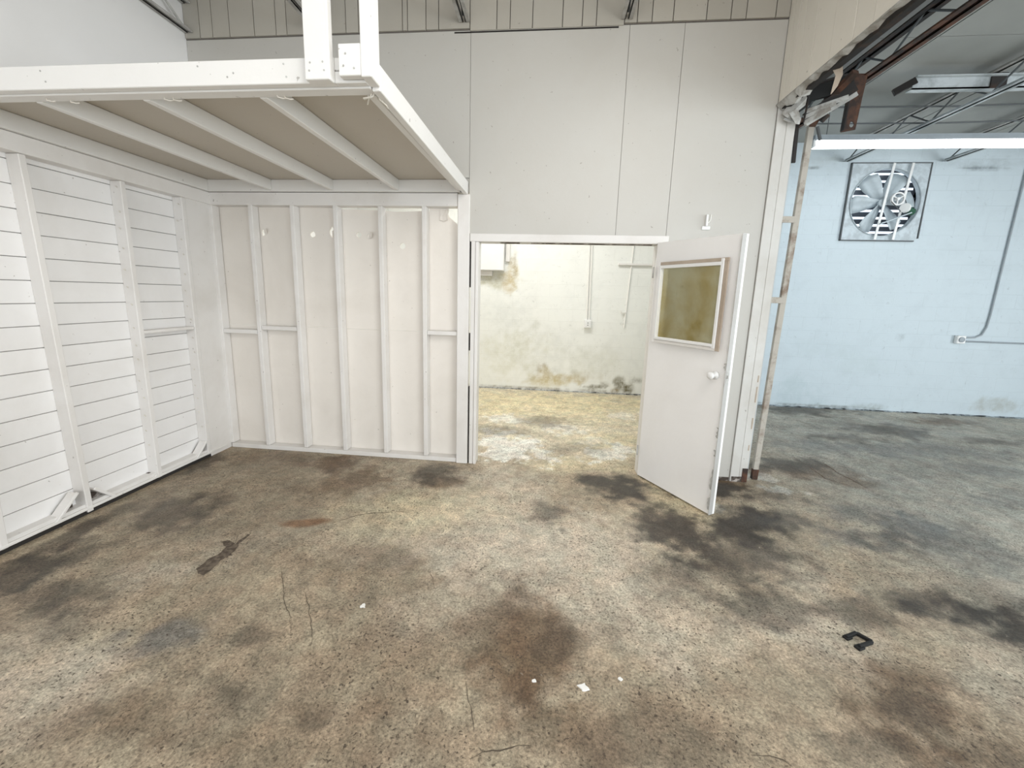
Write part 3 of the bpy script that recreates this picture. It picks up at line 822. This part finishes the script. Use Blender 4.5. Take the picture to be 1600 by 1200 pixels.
crumple('flashing_scrap', [((1.70, 3.62, 3.02), (1.80, 3.56, 3.19)), ((1.735, 3.60, 2.985), (1.83, 3.55, 3.10)), ((1.76, 3.62, 2.99), (1.835, 3.57, 3.06))], FLASH, wh)
crumple('flashing_scrap', [((1.735, 3.585, 3.01), (1.79, 3.58, 3.04)), ((1.775, 3.58, 2.955), (1.825, 3.58, 2.965)), ((1.79, 3.585, 2.935), (1.82, 3.585, 2.932))], FLASH, wh)
crumple('flashing_scrap', [((1.71, 3.61, 2.975), (1.75, 3.63, 3.01)), ((1.75, 3.60, 2.955), (1.79, 3.63, 2.985)), ((1.79, 3.61, 2.955), (1.81, 3.63, 2.97))], FLASH, wh)
crumple('flashing_scrap', [((1.715, 3.10, 3.09), (1.76, 3.06, 3.09)), ((1.735, 3.07, 3.02), (1.765, 3.05, 3.02)), ((1.72, 3.06, 2.95), (1.745, 3.05, 2.955)), ((1.715, 3.06, 2.91), (1.718, 3.055, 2.91))], BARE, wh)
MB().bar((1.85, 3.63, 3.150), (2.16, 3.60, 3.215), .10, .03, (0, 0, 1)).build('dark_end_bar', BLACK, wh)  # plain black bar across the dark void at the header's far end
MB().bar((1.86, 3.60, 3.205), (2.10, 3.58, 3.262), .014, .02, (0, 0, 1)).build('dark_end_bar', RUST_D, wh)
MB().bar((1.875, 3.62, 2.985), (2.17, 3.58, 3.185), .075, .02, (0, 0, 1)).build('brace_angle', RUST_D, wh)
MB().bar((1.885, 3.625, 2.945), (2.19, 3.585, 3.135), .030, .025, (0, 0, 1)).build('brace_angle', STEELP, wh)
for a, b, c in ((1.86, 2.10, 3.06), (1.86, 2.02, 3.02), (1.87, 1.99, 2.985)):
    MB().bar((a, 3.62, c - .03), (b, 3.52, c + .03), .03, .008, (0, 0, 1)).build('lath_strip', FLASH, wh)
MB().tube([(1.845, 3.56, 3.17), (1.85, 3.57, 3.05), (1.855, 3.60, 2.95)], .007, 6).build('hanging_wire', RUST_D, wh)

# ------------------------------------------------------------------ bar joists
def joist(x, y0, y1, zb, zt, label, mc, mt, mw, group=None, pitch=.62, s=.034, gap=.010):
    t = thing('roof_joist', (x, (y0 + y1) / 2, zb), label, 'joist', group)
    for name, z, m in (('bottom_chord', zb + s / 2, mc), ('top_chord', zt - s / 2, mt)):
        mb = MB()
        for sg in (-1, 1):
            cx = x + sg * (gap + s / 2)
            mb.box(cx - s / 2, cx + s / 2, y0, y1, z - s / 2, z - s / 2 + .007)
            ex = x + sg * (gap + .003)
            mb.box(ex - .003, ex + .003, y0, y1, z - s / 2, z + s / 2)
        mb.build(name, m, t)
    y = y1 - .05
    up = True
    while y - pitch / 2 > y0 + .02:
        a, b = (zb + .02, zt - .02) if up else (zt - .02, zb + .02)
        MB().tube([(x, y, a), (x, y - pitch / 2, b)], .009, 6).build('web_rod', mw, t)
        y -= pitch / 2
        up = not up
    return t


joist(-3.172, -3.9, D - .02, 3.735, 3.985, 'pale grey bar joist against the left wall above the loft', STEELP, STEELP, STEELP, s=.030)
joist(-2.02, -3.9, D - .02, 3.735, 3.985, 'pale grey bar joist with a black web rod, above the loft', STEELP, STEELP, STEEL_D)
joist(-0.775, -3.9, D - .02, 3.735, 3.985, 'pale grey bar joist ending over the left end of the doorway', STEELP, STEELP, STEEL_D)
joist(0.495, -3.9, D - .02, 3.715, 3.985, 'pale grey bar joist ending over the middle of the doorway wall', STEELP, STEELP, STEEL_D)
joist(2.70, -3.9, YB - .03, 3.57, 3.80, 'rusty brown bar joist nearest the header of the wide opening', RUST, RUST_D, STEEL_D, s=.045)
joist(4.05, -3.9, YB - .03, 3.57, 3.80, 'grey bar joist ending on the wall just above the exhaust fan', STEEL_B, STEELP, STEEL_D)
joist(5.32, -3.9, YB - .03, 3.57, 3.80, 'grey bar joist at the upper right, beyond the fan', STEEL_B, STEELP, STEEL_D)
joist(6.60, -3.9, YB - .03, 3.57, 3.80, 'grey bar joist at the right edge of the photo', STEEL_B, STEELP, STEEL_D)

bm_ = thing('ceiling_beam', (6.4, 4.74, 3.70), 'grey steel beam crossing under the bay ceiling with a rusted splice', 'beam')
MB().box(3.36, 9.55, 4.70, 4.712, 3.645, 3.745).box(3.36, 9.55, 4.70, 4.78, 3.645, 3.655).box(3.36, 9.55, 4.66, 4.78, 3.738, 3.748).build('channel', STEEL_B, bm_)
box('rusted_splice', RUST_D, bm_, 4.02, 4.16, 4.690, 4.70, 3.64, 3.77)
MB().bar((3.24, 4.76, 3.64), (3.38, 4.70, 3.72), .06, .04).build('rusted_end', RUST_D, bm_)
for lab, y, z in (('thin dark bridging rod across the bay joists, nearer the back wall', 5.42, 3.62), ('thin dark bridging rod across the bay joists, just beyond the steel beam', 5.20, 3.70)):
    tag(MB().tube([(2.72, y, z), (4.2, y + .01, z - .005), (6.6, y - .10, z), (9.5, y - .12, z)], .008, 6).build('bridging_rod', STEEL_D, origin=(2.72, y, z)), lab, 'rod')

hb = thing('hanging_bracket', (2.60, 4.26, 3.14), 'rusty flat steel strap with a hole, hanging from the rusty joist', 'bracket')
_a, _b = Vector((2.610, 4.26, 3.60)), Vector((2.575, 4.285, 3.13))
o = sheet('strap', RUST, hb, [(2.545, 3.585), (2.670, 3.585), (2.655, 3.40), (2.640, 3.135), (2.525, 3.115), (2.532, 3.35)], [blob(2.603, 3.178, .020, .024, 10, .15, 6)], 4.26, .010)
MB().bar((2.538, 4.245, 3.585), (2.524, 4.245, 3.12), .012, .045, (1, 0, 0)).build('strap_flange', RUST_D, hb)

# ------------------------------------------------------------------ sliding-door track at the opening's jamb
tr = thing('door_track', (1.935, 3.72, 0), 'rusty painted vertical steel door track at the edge of the wide opening', 'track')
MB().bar((1.938, 3.745, .005), (1.990, 3.745, 2.985), .046, .034, (1, 0, 0)).build('track_rail', RUST_L, tr, bev=.003)
MB().bar((1.9375, 3.743, .005), (1.9395, 3.743, .10), .048, .038, (1, 0, 0)).build('rusted_foot', RUST, tr)
MB().bar((1.990, 3.745, 2.97), (2.03, 3.66, 3.12), .046, .034, (1, 0, 0)).bar((2.03, 3.66, 3.12), (2.08, 3.45, 3.22), .046, .034, (1, 0, 0)).build('track_bend', RUST, tr)
for z in (2.27, 1.62):
    box('clip', RUST_L, tr, 1.836, 1.965, 3.716, 3.726, z - .025, z + .025, .002)
MB().tube([(2.03, 3.70, 3.00), (2.06, 3.68, 3.04)], .028, 10).build('roller', RUST_D, tr)
MB().tube([(2.09, 3.70, 3.09), (2.13, 3.68, 3.12)], .032, 10).build('roller', RUST_D, tr)
MB().tube([(2.02, 3.71, 2.96), (2.05, 3.70, 2.86)], .012, 8).build('roller_stem', STEEL_D, tr)
tag(MB().bar((1.885, 3.72, 2.70), (1.872, 3.72, 3.02), .028, .014, (1, 0, 0)).build('stop_bar', RUST_D, origin=(1.885, 3.72, 2.70), bev=.002), 'short dark rusty bar beside the top of the door track', 'bar')

# ------------------------------------------------------------------ storage loft
lf = thing('storage_loft', (-1.95, 2.8, 2.452), 'white painted timber storage loft with joisted underside and two guard posts', 'loft')
for x in (-2.520, -1.945, -1.352):
    box('joist', LOFT, lf, x - .019, x + .019, 1.947, 3.628, 2.462, 2.552, .003)
box('ledger', LOFT, lf, -3.150, -3.112, 1.947, 3.628, 2.454, 2.552, .003)
box('ledger', LOFT, lf, -3.150, -0.800, 3.629, 3.662, 2.454, 2.552, .003)
MB().bar((-0.836, 1.95, 2.507), (-0.806, 3.628, 2.507), .040, .090, (1, 0, 0)).build('joist', LOFT, lf, bev=.003)
box('front_joist', LOFT, lf, -3.21, -0.812, 1.882, 1.946, 2.464, 2.552, .003)
box('rim_board', LOFT, lf, -3.21, -0.952, 1.842, 1.880, 2.470, 2.569, .003)
box('rim_board', LOFT, lf, -0.952, -0.812, 1.846, 1.880, 2.470, 2.516, .003)
box('rim_board', LOFT, lf, -0.952, -0.900, 1.847, 1.880, 2.520, 2.569, .003)
MB().bar((-0.790, 1.895, 2.510), (-0.753, 3.662, 2.490), .038, .105, (1, 0, 0)).build('side_rim', LOFT, lf, bev=.003)
for k in range(4):
    a, b = (-3.21 + .605 * k, -3.21 + .605 * (k + 1) - .002) if k < 3 else (-1.395, -0.79)
    box('deck_sheet', DECK, lf, a, b, 1.885, 3.660, 2.553, 2.571, 0)
box('guard_post', LOFT, lf, -1.060, -0.952, 1.804, 1.841, 2.466, 3.52, .003)
box('corner_block', LOFT, lf, -0.912, -0.817, 1.805, 1.841, 2.478, 2.598, .003)
box('guard_post', LOFT, lf, -0.816, -0.771, 1.803, 1.894, 2.472, 3.52, .003)
box('guard_rail', LOFT, lf, -3.21, -0.771, 1.803, 1.894, 3.521, 3.56, .003)
NL = [(-2.97, 1.95), (-2.43, 1.93), (-2.33, 1.952), (-1.83, 1.945), (-1.79, 1.95), (-1.27, 1.945), (-1.24, 1.955)]
for (x, y) in NL:
    y -= .02
    MB().tube([(x, y, 2.466), (x + .006, y - .004, 2.454), (x + .024, y + .006, 2.452), (x + .034, y + .012, 2.456)], .0030, 5).build('bent_nail', NAIL, lf)
for (x, y, dx, dy) in ((-.845, 1.945, -.028, .045), (-.816, 1.935, -.05, -.004), (-.806, 1.955, .018, .055), (-.826, 1.93, -.04, .012), (-.798, 1.965, .006, .07)):
    MB().tube([(x, y, 2.464), (x + dx * .2, y + dy * .2, 2.452), (x + dx, y + dy, 2.446)], .0032, 5).build('bent_nail', NAIL, lf)
sc = MB()
for (x, z) in ((-1.040, 2.50), (-.975, 2.50), (-1.035, 2.53), (-.980, 2.532), (-.890, 2.515), (-.880, 2.56), (-.845, 2.505)):
    sc.lathe((x, 1.8045, z), (0, -1, 0), [(0, .0045), (.0022, .004)], 6)
for (x, z) in ((-1.20, 2.525), (-1.21, 2.575), (-1.45, 2.545), (-1.48, 2.53), (-1.62, 2.575), (-2.4, 2.53), (-2.42, 2.575)):
    sc.lathe((x * .9725, 1.8425, z - .028), (0, -1, 0), [(0, .0045), (.0022, .004)], 6)
tag(sc.build('screw_heads', STEELP, lf), kind='stuff')

# ------------------------------------------------------------------ hinged door, standing open into the room
HX, HYY, ANG = 0.853, 3.630, math.radians(-58.5)
dr = thing('door_1', (0, 0, 0), 'white flush door with a frosted window, standing open', None, None, 'structure')
DW, DT = .768, .044
sheet('leaf', DOORP, dr, [(0.002, .014), (DW, .014), (DW, 2.050), (0.002, 2.062)], [[(.100, 1.290), (.646, 1.290), (.646, 1.852), (.100, 1.852)]], DT / 2, DT, .003)
lfw = MB().box(.060, .086, -.012, 0, 1.245, 1.895).build('window_trim', DOORP, dr, bev=.002)
MB().box(.086, .700, -.012, 0, 1.872, 1.897).build('window_trim', BARE, dr, bev=.002)
MB().box(.668, .700, -.012, 0, 1.245, 1.872).build('window_trim', BARE, dr, bev=.002)
MB().box(.086, .668, -.012, 0, 1.245, 1.270).build('window_trim', WHITE_B, dr, bev=.002)
for a, b, c, d in ((.086, .104, 1.272, 1.871), (.645, .667, 1.262, 1.893), (.104, .645, 1.846, 1.871), (.104, .645, 1.272, 1.294)):
    MB().box(a, b, -.020, .012, c, d).build('glazing_bead', ENAMEL, dr, bev=.002)
m, nt, b = new_mat('frosted_olive_glass')
co = objco(nt)
f = ramp(nt, noise(nt, co, 2.6, 4, 0.6, 0.3), [(0.35, 0.0), (0.62, 1.0)])
nt.links.new(mix(nt, f, (0.60, 0.57, 0.40), (0.42, 0.33, 0.12)), b.inputs['Base Color'])
b.inputs['Transmission Weight'].default_value = 0.75
b.inputs['Roughness'].default_value = 0.32
b.inputs['IOR'].default_value = 1.30
bump(nt, b, noise(nt, co, 70, 3), 0.5, 0.004)
MB().box(.102, .644, .016, .021, 1.292, 1.850).build('pane', m, dr)
MB().lathe((.690, 0, 1.072), (0, -1, 0), [(0, .030), (.006, .030), (.010, .014), (.030, .013), (.036, .024), (.052, .028), (.062, .022), (.066, .006)], 20).build('knob', ENAMEL, dr, smooth=True)
MB().lathe((.690, DT, 1.072), (0, 1, 0), [(0, .030), (.006, .030), (.010, .014), (.030, .013), (.036, .024), (.052, .028), (.062, .022), (.066, .006)], 20).build('knob', ENAMEL, dr, smooth=True)
MB().box(DW - .001, DW + .003, .010, .034, 1.03, 1.115).box(DW, DW + .012, .016, .028, 1.062, 1.084).build('latch', STEELP, dr)
for z in (.25, 1.82):
    MB().tube([(-.004, .006, z - .045), (-.004, .006, z + .045)], .007, 8).build('hinge', STEELP, dr)
EDGEM = paint('shaded_worn_door_edge', (0.46, 0.455, 0.44), dirt=(0.22, 0.19, 0.15), amount=0.5)
MB().box(DW, DW + .0010, .0015, DT - .001, .016, 2.048).build('edge_shade_strip', EDGEM, dr)  # thin grey skin paints the free edge's shade over its worn wood
# paint flaked off the free edge, showing grey wood
rg = random.Random(5)
for z, h in ((.06, .10), (.22, .16), (.48, .05), (.62, .08), (1.12, .05)):
    n = 6
    vs = [(DW + .0012, -.0014, z), (DW + .0012, .03, z)]
    pts = [(DW + .0008, -.0012, z + h * k / n) for k in range(n + 1)]
    inn = [(DW - rg.uniform(.004, .020), -.0012, z + h * k / n) for k in range(n + 1)]
    o = MB().add(pts + inn, [(k, k + 1, n + 2 + k, n + 1 + k) for k in range(n)]).build('flaked_patch', STEELP, dr)
dr.location = (HX, HYY, 0)
dr.rotation_euler = (0, 0, ANG)

# ------------------------------------------------------------------ small room: panel box, conduits, bar
ep = thing('electrical_panel', (-1.03, YR - .07, 1.90), 'white electrical panel box high on the small room wall', 'panel box')
box('cabinet', ENAMEL, ep, -1.34, -0.760, YR - .15, YR - .004, 1.985, 2.72, .004)
box('cover', ENAMEL, ep, -1.33, -0.768, YR - .160, YR - .151, 1.995, 2.70, .003)
box('cable_stub', WHITE_B, ep, -1.20, -0.955, YR - .08, YR - .004, 1.905, 1.984, .003)
tag(box('raceway', WHITE_B, None, -0.742, -0.675, YR - .05, YR, 2.14, 3.80, .003, origin=(-0.71, YR, 2.14)), 'narrow white raceway beside the electrical panel box', 'raceway')
cd = thing('conduit_drop', (.63, YR - .02, 1.10), 'white twin conduit running down to an outlet box, seen through the doorway', 'conduit')
for dx in (-.020, .020):
    MB().tube([(.608 + dx, YR - .016, 3.82), (.622 + dx, YR - .016, 2.4), (.645 + dx, YR - .016, 1.235)], .0135, 8).build('pipe', PIPE, cd)
box('outlet_box', ENAMEL, cd, .585, .705, YR - .06, YR, 1.10, 1.235, .008)
MB().box(.605, .685, YR - .064, YR - .06, 1.12, 1.215).build('cover_plate', ENAMEL, cd, bev=.002)
MB().box(.635, .655, YR - .066, YR - .064, 1.145, 1.155).box(.635, .655, YR - .066, YR - .064, 1.18, 1.19).build('socket', STEEL_D, cd)
wp = thing('wall_pipe', (1.24, YR - .02, 1.10), 'thin white pipe on the small room wall with a small hook', 'pipe')
MB().tube([(1.345, YR - .014, 3.82), (1.292, YR - .014, 2.44), (1.238, YR - .014, 1.12)], .012, 8).build('pipe', PIPE, wp)
MB().tube([(1.245, YR - .02, 1.37), (1.18, YR - .035, 1.365), (1.165, YR - .03, 1.40)], .012, 6).build('hook', PIPE, wp)
tag(MB().box(1.07, 1.72, YR - .045, YR, 2.120, 2.152).build('cleat', WHITE_B, origin=(1.4, YR, 2.12), bev=.003), 'white horizontal wooden cleat across the pipe on the small room wall', 'cleat')

# ------------------------------------------------------------------ bay: conduit with box, fan, fluorescent light
bc = thing('bay_conduit', (6.3, YB - .02, 1.08), 'grey electrical conduit dropping to a box and running right along the blue wall', 'conduit')
MB().tube([(6.36, YB - .018, 3.82), (6.345, YB - .018, 3.0), (6.325, YB - .018, 1.50), (6.312, YB - .018, 1.33), (6.27, YB - .018, 1.22), (6.19, YB - .018, 1.178), (6.04, YB - .018, 1.170)], .011, 8).build('drop_pipe', PIPE_B, bc)
MB().tube([(6.03, YB - .018, 1.118), (7.5, YB - .018, 1.112), (9.55, YB - .018, 1.11)], .011, 8).build('run_pipe', PIPE_B, bc)
box('junction_box', ENAMEL, bc, 5.93, 6.045, YB - .06, YB, 1.085, 1.20, .008)
MB().lathe((5.985, YB - .06, 1.143), (0, -1, 0), [(0, .040), (.012, .038), (.016, .020)], 14).build('receptacle', PIPE_B, bc)

fan = thing('exhaust_fan', (FX, YB, 2.52), 'square belt-driven exhaust fan with pale blades high on the blue wall', 'fan')
circ = [(FX + FR * math.cos(2 * math.pi * k / 40), FZ + FR * math.sin(2 * math.pi * k / 40)) for k in range(40)]
sheet('mount_plate', GALV, fan, [(4.148, 2.520), (5.110, 2.520), (5.150, 2.552), (5.164, 3.552), (4.148, 3.552)], [circ], YB - .022, .012)
MB().box(4.136, 4.150, YB - .030, YB, 2.512, 3.560).box(5.158, 5.172, YB - .030, YB, 2.552, 3.560).box(4.136, 5.118, YB - .030, YB, 2.508, 2.522).box(4.136, 5.172, YB - .030, YB, 3.550, 3.562).build('plate_edge', STEEL_D, fan)
vs = []
for k in range(40):
    a = 2 * math.pi * k / 40
    for r, y in ((FR + .012, YB - .034), (FR, YB - .030), (FR, YB + .05)):
        vs.append((FX + r * math.cos(a), y, FZ + r * math.sin(a)))
MB().add(vs, [(3 * k + j, 3 * ((k + 1) % 40) + j, 3 * ((k + 1) % 40) + j + 1, 3 * k + j + 1) for k in range(40) for j in range(2)]).build('orifice_ring', GALV, fan, smooth=True)
HBX, HBZ = FX - .03, FZ + .0
MB().lathe((HBX, YB - .03, HBZ), (0, 1, 0), [(0, .03), (.01, .055), (.05, .055), (.06, .03)], 14).build('hub', BLADE, fan)
for k, ang in enumerate((-37, 27, 83, 143, 207, 265)):
    a = math.radians(90 - ang)
    rad = Vector((math.cos(a), 0, math.sin(a)))
    tan = Vector((-math.sin(a), 0, math.cos(a)))
    vs = []
    for i in range(6):
        t = i / 5
        r = .05 + .375 * t
        w = .095 + .145 * min(1, t * 1.5)
        tw = math.radians(32 - 12 * t)
        for j in range(4):
            u = (j / 3 - .5) * w
            rr = r - (.035 * (2 * (j / 3 - .5)) ** 2 if i == 5 else 0)
            p = Vector((HBX, YB + .0 + .02 * (1 - (2 * (j / 3 - .5)) ** 2), HBZ)) + rad * rr + tan * (u * math.cos(tw)) + Vector((0, 1, 0)) * (u * math.sin(tw))
            vs.append(p)
    o = MB().add(vs, [(i * 4 + j, i * 4 + j + 1, i * 4 + j + 5, i * 4 + j + 4) for i in range(5) for j in range(3)]).build('blade', BLADE, fan, smooth=True)
    o.modifiers.new('thickness', 'SOLIDIFY').thickness = .004
MB().bar((4.665, YB - .055, 3.545), (4.580, YB - .055, 2.525), .030, .012, (1, 0, 0)).build('support_bar', ENAMEL, fan)
MB().bar((4.905, YB - .055, 3.545), (4.820, YB - .055, 2.525), .030, .012, (1, 0, 0)).build('support_bar', ENAMEL, fan)
vs = []
PX, PZ, PR = 4.762, 3.068, .088
for k in range(24):
    a = 2 * math.pi * k / 24
    for r, y in ((PR, YB - .105), (PR, YB - .075), (PR - .018, YB - .075), (PR - .018, YB - .105)):
        vs.append((PX + r * math.cos(a), y, PZ + r * math.sin(a)))
MB().add(vs, [(4 * k + j, 4 * ((k + 1) % 24) + j, 4 * ((k + 1) % 24) + (j + 1) % 4, 4 * k + (j + 1) % 4) for k in range(24) for j in range(4)]).build('pulley_rim', ENAMEL, fan)
sp = MB()
for k in range(3):
    a = math.radians(30 + 120 * k)
    sp.bar((PX, YB - .09, PZ), (PX + (PR - .01) * math.cos(a), YB - .09, PZ + (PR - .01) * math.sin(a)), .018, .012, (0, 1, 0))
sp.lathe((PX, YB - .11, PZ), (0, 1, 0), [(0, .02), (.06, .02)], 10).build('pulley_spokes', ENAMEL, fan)
MB().lathe((4.845, YB - .13, 2.945), (.55, .55, -.05), [(0, .055), (.006, .062), (.02, .062), (.026, .05), (.13, .05), (.135, .03)], 16).build('motor', ENAMEL, fan)
MB().lathe((4.93, YB - .06, 2.93), (.8, .3, -.2), [(0, .05), (.10, .05), (.105, .02)], 12).build('motor_housing', GREENM, fan)
MB().bar((4.60, YB - .075, 2.735), (4.96, YB - .09, 2.885), .05, .014, (0, 1, 0)).build('motor_bracket', BLADE, fan)
MB().bar((4.68, YB - .10, 3.03), (4.81, YB - .11, 2.90), .010, .006, (0, 1, 0)).bar((4.85, YB - .10, 3.06), (4.88, YB - .11, 2.98), .010, .006, (0, 1, 0)).build('belt', STEEL_D, fan)
for k in range(10):
    z = FZ - .44 + .1 * k
    MB().bar((FX - .46, YB + .105, z), (FX + .46, YB + .105, z), .070, .004, (0, .55, -.83)).build('shutter_slat', SLAT, fan)
MB().box(FX - .475, FX - .46, YB + .07, YB + .148, FZ - .46, FZ + .46).box(FX + .46, FX + .475, YB + .07, YB + .148, FZ - .46, FZ + .46).build('shutter_frame', SLAT, fan)

fl = thing('fluorescent_light', (4.11, 5.40, 3.36), 'long lit fluorescent batten light hung in front of the blue wall', 'light')
MB().box(2.90, 5.34, 5.335, 5.465, 3.435, 3.475).bar((2.90, 5.33, 3.43), (5.34, 5.33, 3.43), .03, .006, (0, 0, 1)).build('housing', PIPE_B, fl)
MB().box(2.905, 5.335, 5.338, 5.462, 3.425, 3.434).build('reflector', ENAMEL, fl)
for y in (5.372, 5.428):
    MB().tube([(2.925, y, 3.385), (5.315, y, 3.385)], .030, 12).build('tube', TUBE, fl)
for x in (2.895, 5.315):
    box('lamp_holder', ENAMEL, fl, x, x + .03, 5.345, 5.455, 3.352, 3.425, .003)
for x in (3.05, 5.2):
    MB().tube([(x, 5.40, 3.476), (x, 5.40, 3.83)], .004, 5).build('hanger_rod', STEEL_D, fl)

# ------------------------------------------------------------------ small things
pg = thing('wall_peg', (1.25, D, 2.17), 'small white peg bracket on the wall above the open door', 'peg')
box('plate', ENAMEL, pg, 1.217, 1.282, D - .012, D, 2.172, 2.200, .003)
box('prong', ENAMEL, pg, 1.240, 1.256, D - .026, D, 2.200, 2.290, .003)
MB().tube([(1.28, D - .012, 2.29), (1.275, D - .02, 2.245), (1.262, D - .012, 2.225)], .004, 5).build('wire_loop', PIPE, pg)

uh = MB()
P = [(1.506, 1.896), (1.574, 1.928), (1.613, 1.880), (1.528, 1.842)]
for k in range(3):
    a, b = P[k], P[k + 1]
    uh.bar((a[0], a[1], .010), (b[0], b[1], .012), .016, .014, (0, 0, 1))
uh.bar((1.500, 1.892, .006), (1.535, 1.909, .006), .012, .026, (0, 0, 1)).bar((1.515, 1.836, .006), (1.550, 1.852, .006), .012, .028, (0, 0, 1))
tag(uh.build('pull_handle', BLACK, origin=(1.55, 1.88, 0), bev=.002), 'black U-shaped pull handle lying on the concrete floor', 'handle')

CHIP = plain('white_paint_chip', (0.86, 0.85, 0.82), 0.6, 0, 0.05)
for k, (x, y, r, lab) in enumerate(((0.214, 1.474, .022, 'largest white paint chip on the floor near the bottom centre'), (0.009, 1.476, .0095, 'round white paint chip on the floor, left of the largest chip'),
                                    (0.372, 1.532, .011, 'small white paint chip on the floor, right of the largest chip'), (-0.885, 1.782, .017, 'pale flake of paint on the floor below the loft corner'))):
    pts = blob(x, y, r, r * .8, 9, .45 if k else .5, 40 + k)
    o = MB().add([(a, b, .0015) for a, b in pts] + [(a * .92 + x * .08, b * .92 + y * .08, .006) for a, b in pts],
                 [tuple(range(9)), tuple(range(9, 18))] + [(j, (j + 1) % 9, 9 + (j + 1) % 9, 9 + j) for j in range(9)]).build('paint_chip', CHIP, origin=(x, y, 0))
    tag(o, lab, 'paint chip')

for o in bpy.data.objects:
    if '_o' in o:
        del o['_o']
